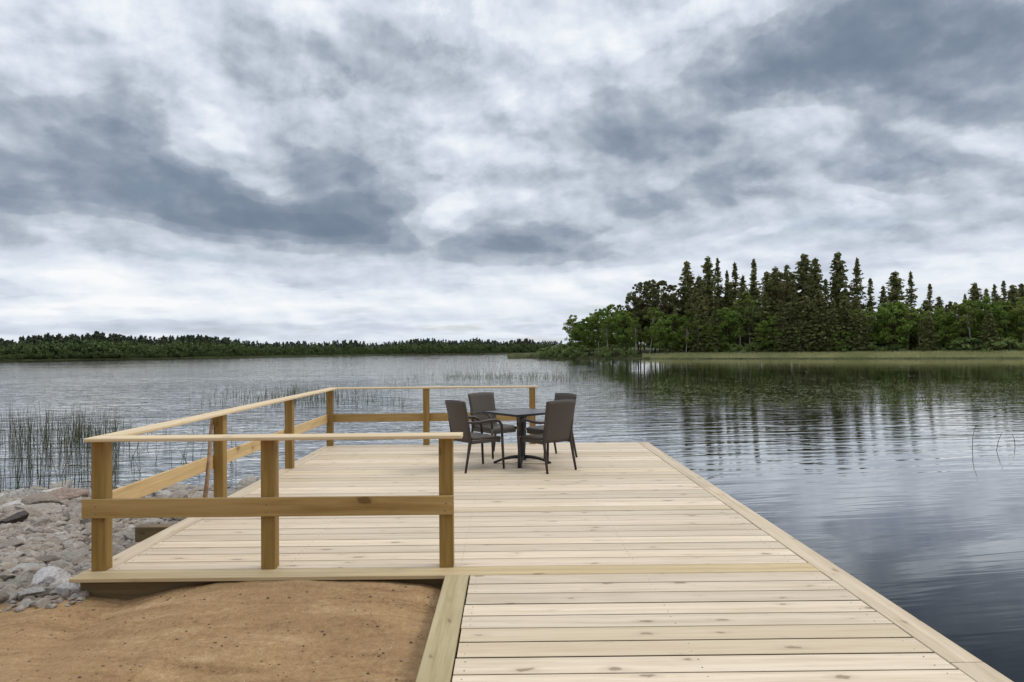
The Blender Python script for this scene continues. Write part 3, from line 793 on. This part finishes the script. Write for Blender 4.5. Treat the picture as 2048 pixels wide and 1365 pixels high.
# ------------------------------------------------------------------ far land
def hor_d(px, py):
    """distance on the lake along the view ray"""
    p = at(px, py, WZ); return p
shoreL = [(-900, 729.5), (-500, 726.5), (-200, 724), (0, 722.0), (180, 719.5), (350, 717.0), (520, 714), (700, 711.2), (850, 709.0), (1000, 707.4), (1135, 706.0), (1400, 703.5), (1800, 699.8), (2400, 694.2), (3000, 688.6)]
SL = [at(a, b_, WZ) for a, b_ in shoreL]
def land(name, P, prof, mat, label, away=None):
    """strip of land rising from shoreline points P; prof = [(distance inland, height above lake)]"""
    V = []; k = len(prof)
    for p in P:
        d = Vector((p.x, p.y, 0)).normalized() if away is None else away
        for s, h in prof: V.append((p.x+d.x*s, p.y+d.y*s, WZ+h))
    I = np.arange(len(P)*k).reshape(len(P), k)
    return tag(obj(name, mk(np.array(V), np.stack([I[:-1, :-1], I[1:, :-1], I[1:, 1:], I[:-1, 1:]], -1).reshape(-1, 4), True), mat), label, kind='structure')
def resample(P, n):
    P = [Vector(p) for p in P]; L = [0]
    for a, b_ in zip(P, P[1:]): L.append(L[-1]+(b_-a).length)
    out = []
    for s in np.linspace(0, L[-1], n):
        i = min(np.searchsorted(L, s, side='right')-1, len(P)-2); u = (s-L[i])/(L[i+1]-L[i]); out.append(P[i].lerp(P[i+1], u))
    return out
SLr = resample(SL, 160)
land('far_shore', SLr, [(-1.5, -.3), (0, .02), (3, .35), (12, .8), (60, 1.6), (400, 3), (4500, 6)], M_SOIL, 'low wooded far shore across the lake')
shoreR = [(1015, 717.2), (1060, 716.6), (1080, 717.3), (1140, 717.6), (1290, 718.2), (1450, 718.4), (1650, 718.3), (1850, 718.0), (2048, 717.6), (2300, 717.6), (2700, 717)]
SR = [at(a, b_, WZ) for a, b_ in shoreR]
V = []; pr_full = [(-1.2, -.3), (0, .03), (2, .25), (7, .55), (14, .9), (40, 2.0), (110, 3.0), (420, 3.5)]
SRr = resample(SR, 120); k = len(pr_full)
for i, p in enumerate(SRr):
    u = 1024+(rt.dot(p-Vector((0, 0, CH)))/fw.dot(p-Vector((0, 0, CH))))*F
    wdt = np.interp(u, [1015, 1070, 1110, 1160, 1300], [.02, .05, .12, .35, 1.0])
    d = Vector((p.x, p.y, 0)).normalized()
    hh = np.interp(u, [1015, 1080, 1140, 1300], [.45, .55, .9, 1])
    for s, h in pr_full:
        s2 = s if s < 1 else s*wdt
        V.append((p.x+d.x*s2, p.y+d.y*s2, WZ+(h*hh if s < 400 else (3.5 if wdt > .9 else -.4))))
I = np.arange(len(SRr)*k).reshape(-1, k)
tag(obj('wooded_point', mk(np.array(V), np.stack([I[:-1, :-1], I[1:, :-1], I[1:, 1:], I[:-1, 1:]], -1).reshape(-1, 4), True), M_SOIL), 'low grassy point of land on the right, under the trees', kind='structure')
def shoreR_at(px):
    py = np.interp(px, [a for a, _ in shoreR], [b_ for _, b_ in shoreR]); return at(px, py, WZ)

# ------------------------------------------------------------------ foliage meshes
def leafcloud(C, size, g, aspect=1.0, flat=0.0, dirs=None):
    """one quad per centre, random facing; returns verts, quads"""
    n_ = len(C); nrm = g.normal(size=(n_, 3)); nrm[:, 2] = nrm[:, 2]*(1-flat)+flat*1.5
    nrm /= np.linalg.norm(nrm, axis=1)[:, None]
    a = g.normal(size=(n_, 3)) if dirs is None else dirs
    u = a-nrm*np.sum(a*nrm, 1)[:, None]; u /= np.linalg.norm(u, axis=1)[:, None]+1e-9
    v = np.cross(nrm, u); s = (size*g.uniform(.6, 1.35, n_))[:, None]
    u = u*s*aspect; v = v*s
    k = g.uniform(.35, 1.0, (n_, 1))
    Q = np.stack([C-u, C-v*k, C+u, C+v], 1).reshape(-1, 3)
    return Q, np.arange(n_*4).reshape(-1, 4)
def spruce(seed, H=20.0, R=3.2, dens=1.0, ragged=.3, lo=.08, power=.85):
    g = np.random.default_rng(seed); C, D = [], []
    z = lo*H
    while z < H*.985:
        t_ = (z-lo*H)/(H*(1-lo)); rad = R*(1-t_)**power*(1-.35*max(0, .18-t_)/.18)+.12
        rad *= g.uniform(1-ragged, 1.08)
        nb = max(3, int(g.integers(5, 8)*dens))
        th0 = g.uniform(0, 6.28)
        for b_ in range(nb):
            if g.random() < .12*(1+ragged): continue
            th = th0+b_*2*PI/nb+g.normal()*.25; L_ = rad*g.uniform(.62, 1.12)
            nq = max(3, int(L_*6.0*dens))
            for q in range(nq):
                f = (q+.5+g.uniform(-.4, .4))/nq; r_ = L_*f
                dz = -.30*L_*f+.22*L_*f*f*(1.2 if t_ > .5 else .7)
                wd = .30*(1-f)*L_*.5+.12
                o = g.normal()*wd
                C.append((math.cos(th)*r_-math.sin(th)*o, math.sin(th)*r_+math.cos(th)*o, z+dz-abs(g.normal())*.10))
                D.append((math.cos(th), math.sin(th), -.35))
        z += g.uniform(.26, .50)*(1.0 if t_ < .8 else .8)
    C.append((0, 0, H*.99)); D.append((0, 0, 1))
    C = np.array(C); D = np.array(D)+g.normal(size=(len(D), 3))*.35
    Q, Fq = leafcloud(C, .25, g, 1.8, .45, D)
    tr = MB(); tr.tube([(0, 0, -.5), (0, 0, H*.4), (0, 0, H*.8), (0, 0, H*1.0)], [H*.0115, H*.0085, H*.004, H*.0012], 7)
    return mk(Q, Fq), tr.mesh(True), H
def broad(seed, H=11.0, R=3.0, lo=.22, ncl=60, per=62, size=.17, clr=(.5, 1.0), top=.75, lean=0.0, limbs=9, flatc=.75):
    g = np.random.default_rng(seed); C = []; tips = []
    zc = lo*H
    for _ in range(ncl):
        t_ = g.random()**.85
        prof = math.sin(PI*min(1, (.10+.86*t_)))**top
        r_ = R*prof*math.sqrt(g.uniform(.12, 1)); th = g.uniform(0, 6.28)
        r_ *= 1+.28*math.sin(2*th+seed)+.18*math.sin(5*t_*3+seed*1.7)
        c0 = np.array([r_*math.cos(th)+lean*t_*H*.3, r_*math.sin(th), zc+(H-zc)*.94*t_])
        cr = g.uniform(*clr)*(.65 if t_ > .85 else 1)
        tips.append(c0)
        m_ = int(per*g.uniform(.5, 1.3))
        P_ = g.normal(size=(m_, 3)); P_ /= np.linalg.norm(P_, axis=1)[:, None]; P_ *= (g.random((m_, 1))**.45)*cr
        P_[:, 2] *= flatc
        C.append(c0+P_)
    C = np.concatenate(C); C[:, 2] = np.minimum(C[:, 2], H)
    Q, Fq = leafcloud(C, size, g, 1.15, .2)
    tr = MB(); L2 = lean*H*.3
    b1 = (g.normal()*.15, g.normal()*.15, H*.35)
    axis_ = [(0, 0, -.5), (b1[0]*.3+L2*.12, b1[1]*.3, H*.15), (b1[0]+L2*.35, b1[1], H*.35), (b1[0]*.5+L2*.65, -b1[1], H*.65), (L2*.9, 0, H*.92)]
    tr.tube(axis_, [H*.0125, H*.0105, H*.0085, H*.005, H*.0015], 7)
    for i in range(limbs):
        tp = tips[g.integers(len(tips))]
        s_ = g.uniform(.25, .6); zb_ = H*s_
        base_ = Vector((b1[0]*.7+L2*s_, b1[1]*.4, min(zb_, tp[2]*.85)))
        tpv = Vector(tp); mid = (base_+tpv)/2+Vector((0, 0, .15))
        tr.tube([base_, mid, tpv], [H*.0042, H*.003, H*.0012], 5)
    return mk(Q, Fq), tr.mesh(True), H
def proto_tree(name, parts, leafm, barkm, cat):
    cm, tm, H = parts
    r = thing(name, (0, 0, 0), '', cat)
    obj('crown', cm, leafm, r); obj('trunk', tm, barkm, r)
    r['h'] = H
    return r
SP = [proto_tree('spruce_tree', spruce(11+i, 20, [4.5, 3.7, 5.0, 3.3, 4.2][i], [1, .85, 1.1, .75, .95][i], [.25, .45, .3, .5, .4][i], [.06, .1, .05, .12, .08][i], [.66, .8, .6, .88, .72][i]), L_SPRUCE, M_BARK, 'tree') for i in range(5)]
PN = [proto_tree('pine_tree', broad(41+i, 18, 3.6, .30, 110, 75, .18, (.55, 1.1), .6, 0, 14, .6), L_PINE, M_PINEB, 'tree') for i in range(3)]
DC = [proto_tree('leafy_tree', broad(61+i, 11, [3.2, 2.7, 3.5, 2.9][i], [.16, .22, .12, .2][i], [70, 58, 80, 64][i], 60, .16, (.5, .95), .7, [0, .3, 0, -.3][i]), L_DECID, M_BARK, 'tree') for i in range(4)]
BI = [proto_tree('birch_tree', broad(81+i, 12, [2.3, 2.0, 2.6][i], [.30, .36, .26][i], [52, 44, 60][i], 52, .15, (.45, .85), .65, [.15, -.4, .35][i]), L_BIRCH, M_BIRCHB, 'tree') for i in range(3)]
BS = [proto_tree('willow_bush', broad(95+i, 2.6, 1.9, .0, 34, 44, .10, (.3, .55), .55, 0, 5, .8), L_BUSH, M_BARK, 'bush') for i in range(3)]
protos = SP+PN+DC+BI+BS
used = set()
trees = []
def plant(protoL, i, px, top, back, wf=1.0, gnd=None, minh=1.5):
    """tree seen in column px, top edge at row top, standing `back` metres behind the shoreline of the point"""
    src = protoL[i % len(protoL)]
    s = shoreR_at(px); L_ = math.hypot(s.x, s.y); f = (L_+back)/L_
    x, y = s.x*f, s.y*f
    zg = WZ+np.interp(back, [0, 2, 7, 14, 40, 110], [.0, .22, .5, .85, 1.9, 2.9])
    zt_ = atY(px, top, y).z
    h = max(minh, zt_-zg)
    key = src.name
    if key in used: o = dup(src)
    else: o = src; used.add(key)
    k_ = h/src['h']
    o.location = (x, y, zg-.05); o.scale = (k_*wf*random.uniform(.92, 1.08),)*2+(k_,)
    o.rotation_euler.z = random.uniform(0, 6.28)
    trees.append((px, top, back, o)); return o
ORD = ['first', 'second', 'third', 'fourth', 'fifth', 'sixth', 'seventh', 'eighth', 'ninth', 'tenth', 'eleventh', 'twelfth', 'thirteenth', 'fourteenth', 'fifteenth', 'sixteenth', 'seventeenth', 'eighteenth', 'nineteenth', 'twentieth']
def ordw(i):
    return ORD[i] if i < 20 else ['twenty', 'thirty', 'forty', 'fifty', 'sixty', 'seventy'][(i+1)//10-2]+('-'+ORD[(i+1) % 10-1] if (i+1) % 10 else 'th').replace('-th', 'th') if (i+1) % 10 else ['twentieth', 'thirtieth', 'fortieth', 'fiftieth', 'sixtieth', 'seventieth'][(i+1)//10-2]
def label_row(L, text, group):
    for i, o in enumerate(sorted(L, key=lambda q: q[0])):
        o[1]['label'] = text % ordw(i); o[1]['group'] = group
# skyline conifers, as they stand in the photograph
sky_con = [(1376, 521, 24, 0, 1.0), (1418, 511, 20, 2, .85), (1437, 514, 26, 1, .8), (1456, 540, 28, 3, .8), (1472, 525, 24, 1, .9), (1488, 556, 19, 4, .9), (1510, 517, 26, 3, 1.0),
           (1553, 532, 22, 2, 1.05), (1577, 527, 26, 4, 1.0), (1611, 505, 24, 2, 1.05), (1633, 515, 20, 0, .95), (1679, 502, 22, 2, .95), (1717, 516, 24, 1, .95), (1743, 556, 26, 3, 1.0),
           (1793, 541, 26, 2, 1.15), (1824, 543, 28, 1, .9), (1862, 567, 26, 3, 1.05), (1768, 570, 24, 4, 1.0), (1880, 592, 24, 0, 1.0), (1932, 588, 28, 1, 1.0), (1952, 564, 24, 2, 1.1), (1975, 576, 30, 4, 1.0), (1991, 567, 28, 1, 1.0), (2010, 561, 32, 3, 1.0), (2028, 568, 24, 2, 1.15), (2046, 566, 30, 0, 1.1), (2066, 560, 28, 1, 1)]
label_row([(q[0], plant(SP, q[3], q[0], q[1], q[2], q[4])) for q in sky_con], '%s tall dark spruce spire from the left on the wooded point', 'spruces on the skyline of the wooded point')
# dark open pines at the left shoulder
lp = [(1262, 590, 15, 0), (1281, 561, 18, 1), (1302, 556, 21, 2), (1324, 558, 18, 0), (1346, 566, 22, 1), (1398, 575, 14, 2), (1566, 540, 15, 1), (1700, 580, 18, 0), (1905, 600, 22, 2), (1240, 607, 13, 1)]
label_row([(q[0], plant(PN, q[3], q[0], q[1], q[2], .8)) for q in lp], '%s dark open-crowned pine from the left on the wooded point', 'pines on the wooded point')
# lower spruces filling the middle of the wood
fs_ = []
for j, px in enumerate(range(1352, 2080, 23)):
    top = np.interp(px, [1350, 1400, 1700, 1760, 1850, 2048], [590, 562, 560, 598, 618, 600])+random.uniform(-20, 18)
    fs_.append((px, plant(SP, random.randrange(5), px+random.uniform(-6, 6), top, random.uniform(13, 30), 1.15)))
for px, top in ((1352, 610), (1405, 590), (1432, 620), (1530, 585), (1562, 600), (1590, 575), (1612, 590), (1640, 580), (1668, 600), (1692, 590), (1722, 615), (1858, 625), (1980, 620)):
    fs_.append((px, plant(SP, random.randrange(5), px, top, random.uniform(8.5, 11), 1.35)))
label_row(fs_, '%s lower dark spruce from the left among the taller trees of the point', 'lower spruces in the wood')
# front row of leafy trees
fr = [(1148, 628, 7), (1162, 642, 6), (1178, 632, 8), (1198, 616, 9), (1216, 640, 6), (1226, 607, 10), (1252, 620, 8), (1272, 640, 6), (1300, 612, 9), (1322, 642, 7), (1345, 625, 10), (1372, 640, 8), (1398, 632, 10), (1425, 655, 9), (1455, 612, 11), (1480, 600, 12), (1503, 580, 13), (1520, 640, 9), (1545, 628, 10), (1572, 650, 10), (1604, 662, 9), (1650, 640, 10), (1684, 658, 9), (1708, 634, 11), (1735, 612, 12), (1762, 604, 13), (1790, 600, 12), (1815, 606, 13), (1840, 614, 12), (1868, 612, 13), (1895, 620, 12), (1918, 606, 13), (1945, 596, 12), (1970, 590, 13), (1995, 606, 12), (2022, 598, 12), (2045, 590, 13), (2070, 592, 12)]
lb, lt_ = [], []
for j, (px, top, bk) in enumerate(fr):
    if j % 4 in (0, 3) or px in (1198,):
        lb.append((px, plant(BI, j, px, top, bk, 1.1)))
    else: lt_.append((px, plant(DC, j, px, top, bk, 1.12)))
label_row(lb, '%s pale-trunked birch from the left in the front row of the point', 'birches in the front row')
label_row(lt_, '%s leafy green tree from the left in the front row of the point', 'leafy trees in the front row')
# understorey behind, so that the wood closes
un = []
for j, px in enumerate(range(1150, 2090, 17)):
    top = np.interp(px, [1150, 1200, 1250, 1400, 1700, 1760, 2048], [650, 630, 615, 612, 615, 630, 628])+random.uniform(-10, 14)
    un.append((px, plant(DC, random.randrange(4), px+random.uniform(-8, 8), top, random.uniform(14, 44), 1.5)))
label_row(un, '%s low shaded leafy tree from the left behind the front row', 'understorey trees inside the wood')
# bushes along the shore
bl = []
for j, (px, top, bk) in enumerate([(1086, 697, 2), (1102, 692, 3), (1120, 689, 3), (1136, 684, 3), (1155, 690, 2.5), (1205, 694, 3), (1232, 690, 3.5), (1262, 697, 4), (1340, 690, 9), (1440, 694, 9), (1480, 687, 9), (1508, 685, 9), (1540, 694, 10), (1662, 690, 10), (1690, 688, 9), (1745, 684, 10), (1762, 692, 9), (1795, 688, 10), (1845, 690, 10), (1900, 686, 10), (1935, 674, 9), (1962, 682, 10), (2015, 672, 9), (2045, 688, 10)]):
    bl.append((px, plant(BS, j, px, top, bk, 1.25 if px not in (2015, 1935) else 1.6, minh=.8)))
label_row(bl, '%s round grey-green bush from the left along the shore of the point', 'bushes along the shore of the point')
for r in protos:
    if r.name not in used:
        for c_ in list(r.children): bpy.data.objects.remove(c_)
        bpy.data.objects.remove(r)

# ------------------------------------------------------------------ reeds and grass (uncountable)
def blades(P, Hh, w, g, lean=.15, bend=.12, seg=3, z0=WZ-.03):
    """thin three-sided tapering stems"""
    P = np.asarray(P); n_ = len(P); th = g.uniform(0, 6.28, n_); ln = np.abs(g.normal(size=n_))*lean
    dx, dy = np.cos(th)*ln, np.sin(th)*ln; V = []
    for k_ in range(seg+1):
        f = k_/seg; cx = P[:, 0]+dx*Hh*(f+bend*f*f*3); cy = P[:, 1]+dy*Hh*(f+bend*f*f*3); cz = P[:, 2]+Hh*f
        ww = w*(1-.8*f)
        for a in range(3):
            V.append(np.stack([cx+ww*np.cos(a*2.094+th), cy+ww*np.sin(a*2.094+th), cz], 1))
    V = np.stack(V, 1)            # n, (seg+1)*3, 3
    m_ = (seg+1)*3; fs = []
    for k_ in range(seg):
        for a in range(3): fs.append((k_*3+a, k_*3+(a+1) % 3, (k_+1)*3+(a+1) % 3, (k_+1)*3+a))
    fs = np.array(fs); Fq = (np.arange(n_)*m_)[:, None, None]+fs[None]
    return V.reshape(-1, 3), Fq.reshape(-1, 4)
def reed_bed(name, label, pts, h, w, mat, seed, lean=.12, bend=.1, z0=None):
    g = np.random.default_rng(seed); P = []
    for px, py in pts:
        p = at(px, py, WZ); P.append((p.x, p.y, WZ-.04))
    P = np.array(P); Hh = g.uniform(h[0], h[1], len(P))
    V, Fq = blades(P, Hh, w, g, lean, bend)
    tag(obj(name, mk(V, Fq), mat), label, 'reeds', kind='stuff')
g = np.random.default_rng(21)
# clumped bed on the left
pts = []
for _ in range(46):
    cx_ = g.uniform(-60, 235); cy_ = np.clip(g.normal(876, 16), 852, 930)
    for q in range(g.integers(6, 15)): pts.append((cx_+g.normal()*24, cy_+g.normal()*7))
for _ in range(230): pts.append((g.uniform(-60, 240), g.uniform(850, 990)))
reed_bed('reed_bed', 'dark upright reeds standing in the shallows left of the deck', pts, (.40, 1.0), .0065, L_REED, 1)
pts = [(g.uniform(230, 480), g.uniform(865, 955)) for _ in range(46)]
reed_bed('reed_bed', 'few thin scattered reeds seen through the railing on the left', pts, (.35, .8), .0065, L_REED, 2, .2)
pts = [(g.normal(600, 70), g.normal(797, 6)) for _ in range(260)]+[(g.uniform(380, 820), g.uniform(775, 815)) for _ in range(120)]
reed_bed('reed_bed', 'sparse reeds out on the water behind the left railing', pts, (.3, .75), .011, L_REED, 3, .2)
pts = []
for _ in range(42):
    cx_ = g.uniform(880, 1180); cy_ = g.normal(757, 2.5)
    for q in range(g.integers(4, 12)): pts.append((cx_+g.normal()*6, cy_+g.normal()*1.0))
for _ in range(200): pts.append((g.uniform(760, 1250), g.uniform(745, 768)))
reed_bed('reed_bed', 'pale band of reeds standing in mid lake behind the chairs', pts, (.35, .8), .012, L_REEDG, 4, .35)
pts = []
for _ in range(85):
    cx_ = g.uniform(1240, 2100); cy_ = g.uniform(752, 812) if cx_ > 1420 else g.uniform(748, 785)
    for q in range(g.integers(10, 34)): pts.append((cx_+g.normal()*22, cy_+g.normal()*3))
for _ in range(700): pts.append((g.uniform(1230, 2110), g.uniform(735, 815)))
reed_bed('reed_bed', 'thin green reeds scattered over the dark reflection of the trees', pts, (.10, .32), .010, L_REEDG, 5, .6)
# floating leaves among those reeds
C = []
for _ in range(520):
    p = at(g.uniform(1300, 2110), np.clip(g.normal(782, 18), 745, 815), WZ); C.append((p.x, p.y, WZ+.006))
V, Fq, c = [], [], 0
for (x_, y_, z_) in C:
    for q in range(6):
        a = g.uniform(0, 6.28); r_ = g.uniform(.04, .10); ox, oy = g.normal()*.35, g.normal()*.8; n6 = 7
        ring = [(x_+ox+r_*math.cos(a+.3+k_*5.7/(n6-1)), y_+oy+r_*math.sin(a+.3+k_*5.7/(n6-1)), WZ+.006+.004*math.sin(k_*2.1)) for k_ in range(n6)]
        V += [(x_+ox, y_+oy, WZ+.008)]+ring
        Fq += [(c, c+1+k_, c+2+k_) for k_ in range(n6-1)]; c += n6+1
tag(obj('floating_leaves', mk(np.array(V), np.array(Fq)), L_REEDG), 'small green leaves of water plants floating among the thin green reeds', 'water plants', kind='stuff')
# grass belt along the shore of the point
P, Hh = [], []
for _ in range(26000):
    px = g.uniform(1285, 2150); s = shoreR_at(px); L_ = math.hypot(s.x, s.y)
    bk = g.uniform(1.4, 10.5)*(1 if px > 1340 else .55); f = (L_+bk)/L_
    P.append((s.x*f, s.y*f, WZ+np.interp(bk, [0, 2, 7, 14], [0, .25, .55, .9])-.05)); Hh.append(g.uniform(.45, .9)*(.7 if bk < 3 else 1.2))
V, Fq = blades(np.array(P), np.array(Hh), .045, g, .22, .15)
tag(obj('grass_belt', mk(V, Fq), L_GRASS), 'tan and green tall grass along the shore of the point', 'grass', kind='stuff')
P, Hh = [], []
for _ in range(2600):
    px = g.uniform(1060, 1300); s = shoreR_at(px); L_ = math.hypot(s.x, s.y); bk = g.uniform(.1, 3.0); f = (L_+bk)/L_
    P.append((s.x*f, s.y*f, WZ+.05)); Hh.append(g.uniform(.15, .55))
V, Fq = blades(np.array(P), np.array(Hh), .035, g, .25, .15)
tag(obj('grass_belt', mk(V, Fq), L_REEDG), 'darker green sedge at the tip of the wooded point', 'grass', kind='stuff')

# single bent reeds on the right
def reed_stalk(pts, label):
    mb = MB(); mb.tube(pts, [.007, .0065, .006, .004][:len(pts)], 6)
    tag(obj('reed_stalk', mb.mesh(True), L_REED), label, 'reed', 'single reeds in the water at the right')
for (px, py, dx, dz, kx, label) in [(1945, 903, .11, .58, -.02, 'single thin reed leaning right in the open water at the right'), (1993, 901, .16, .40, .0, 'slanting reed rising to the right near the right edge of the photo'), (2030, 893, -.05, .30, .02, 'short faint reed at the very right edge of the water')]:
    b_ = at(px, py, WZ)
    reed_stalk([b_+Vector((-.05, 0, -.2)), b_, b_+Vector((dx*.4+kx, .02, dz*.55)), b_+Vector((dx, .03, dz))], label)

# rocks out in the lake and on the tip of the point
def lake_rock(px, py, r, fl, me, label, mat):
    p = at(px, py, WZ); m2 = me.copy(); m2.materials.clear(); m2.materials.append(mat)
    o = bpy.data.objects.new('rock', m2); COL.objects.link(o); o.location = (p.x, p.y, WZ+.02); o.scale = (r, r*.8, r*fl)
    o.rotation_euler.z = random.uniform(0, 6.28); tag(o, label, 'rock')
lake_rock(754, 718.5, .75, .55, SM[0], 'small dark rock alone far out on the lake', M_ROCKDARK)
lake_rock(868, 718.3, 2.6, .10, SM[2], 'long low dark rock just above the water far out on the lake', M_ROCKDARK)
lake_rock(838, 718.8, 1.6, .10, SM[6], 'low dark rock left of the longer one far out on the lake', M_ROCKDARK)
s = shoreR_at(1297); lake_rock(1297, 716.6, 1.5, .5, SM[4], 'pale rock at the water edge where the grass belt of the point begins', M_ROCKPALE)
pts = [(g.normal(865, 30), g.normal(717.6, .4)) for _ in range(120)]
reed_bed('reed_bed', 'dark thin reeds round the low rocks far out on the lake', pts, (.3, .8), .022, L_REED, 6, .2)

# ------------------------------------------------------------------ far woods (one mass)
tops = [(-300, 672), (0, 678), (60, 673), (120, 668), (200, 665), (262, 671), (320, 674), (400, 671), (460, 674), (500, 683), (560, 686), (600, 682), (645, 686), (700, 681), (740, 684), (800, 682), (870, 675), (912, 683), (950, 678), (1000, 681), (1060, 677), (1100, 682), (1150, 683), (1300, 684), (2500, 670)]
def far_wood(name, label, conifer, px0, px1, nt, seed, mat, b0, b1, hsc):
    g = np.random.default_rng(seed); Vs, Fs, c = [], [], 0
    lx = np.array([a for a, _ in shoreL]); ly = np.array([b_ for _, b_ in shoreL])
    for i in range(nt):
        px = px0+(px1-px0)*(i+g.random())/nt
        s = at(px, np.interp(px, lx, ly), WZ); L_ = math.hypot(s.x, s.y)
        bk = g.uniform(b0, b1); f = (L_+bk)/L_; x, y = s.x*f, s.y*f
        zg = WZ+np.interp(bk, [0, 3, 12, 60], [0, .35, .8, 1.6])
        tp = np.interp(px, [a for a, _ in tops], [b_ for _, b_ in tops])
        ht = atY(px, tp, y).z-zg
        h = ht*g.uniform(*hsc)*(.88+.22*float(vnoise(np.array([px/26.0+seed]), np.array([3.3]))[0]))
        if conifer:
            n_ = 110; t_ = g.random(n_)**1.25; R_ = h*g.uniform(.22, .34); r_ = R_*(1-t_)**.9*np.sqrt(g.random(n_))+.05; th = g.uniform(0, 6.28, n_)
            C = np.stack([x+r_*np.cos(th), y+r_*np.sin(th), zg+h*(.05+.95*t_)-r_*.2], 1)
            Q, Fq = leafcloud(C, h*.048, g, 1.6, .3)
        else:
            n_ = 150; R_ = h*g.uniform(.30, .48); ncl = 9
            cc = g.normal(size=(ncl, 3)); cc /= np.linalg.norm(cc, axis=1)[:, None]; cc *= g.random((ncl, 1))**.5*np.array([R_, R_, h*.38]); cc += np.array([x, y, zg+h*.54])
            C = cc[g.integers(0, ncl, n_)]+g.normal(size=(n_, 3))*h*.085
            C[:, 2] = np.clip(C[:, 2], zg, zg+h)
            Q, Fq = leafcloud(C, h*.055, g, 1.2, .3)
        Vs.append(Q); Fs.append(Fq+c); c += len(Q)
    tag(obj(name, mk(np.concatenate(Vs), np.concatenate(Fs)), mat), label, 'wood', kind='stuff')
far_wood('far_wood', 'dark spruce wood along the top of the far shore', True, -420, 1560, 1500, 51, L_FARC, 12, 34, (.70, 1.02))
far_wood('far_wood', 'green leafy wood along the front of the far shore', False, -420, 1560, 900, 52, L_FARD, 4, 16, (.42, .80))
far_wood('far_wood', 'low pale scrub at the water line of the far shore', False, -420, 1300, 420, 53, L_FARD, .5, 4, (.16, .36))

# ------------------------------------------------------------------ render settings
scn.view_settings.view_transform = 'Standard'
scn.view_settings.look = 'None'
scn.view_settings.exposure = 0.0
scn.view_settings.gamma = 1.0
scn.cycles.use_denoising = True
scn.cycles.max_bounces = 6
scn.cycles.sample_clamp_indirect = 6
for r in list(scn.objects):
    if 'h' in r: del r['h']
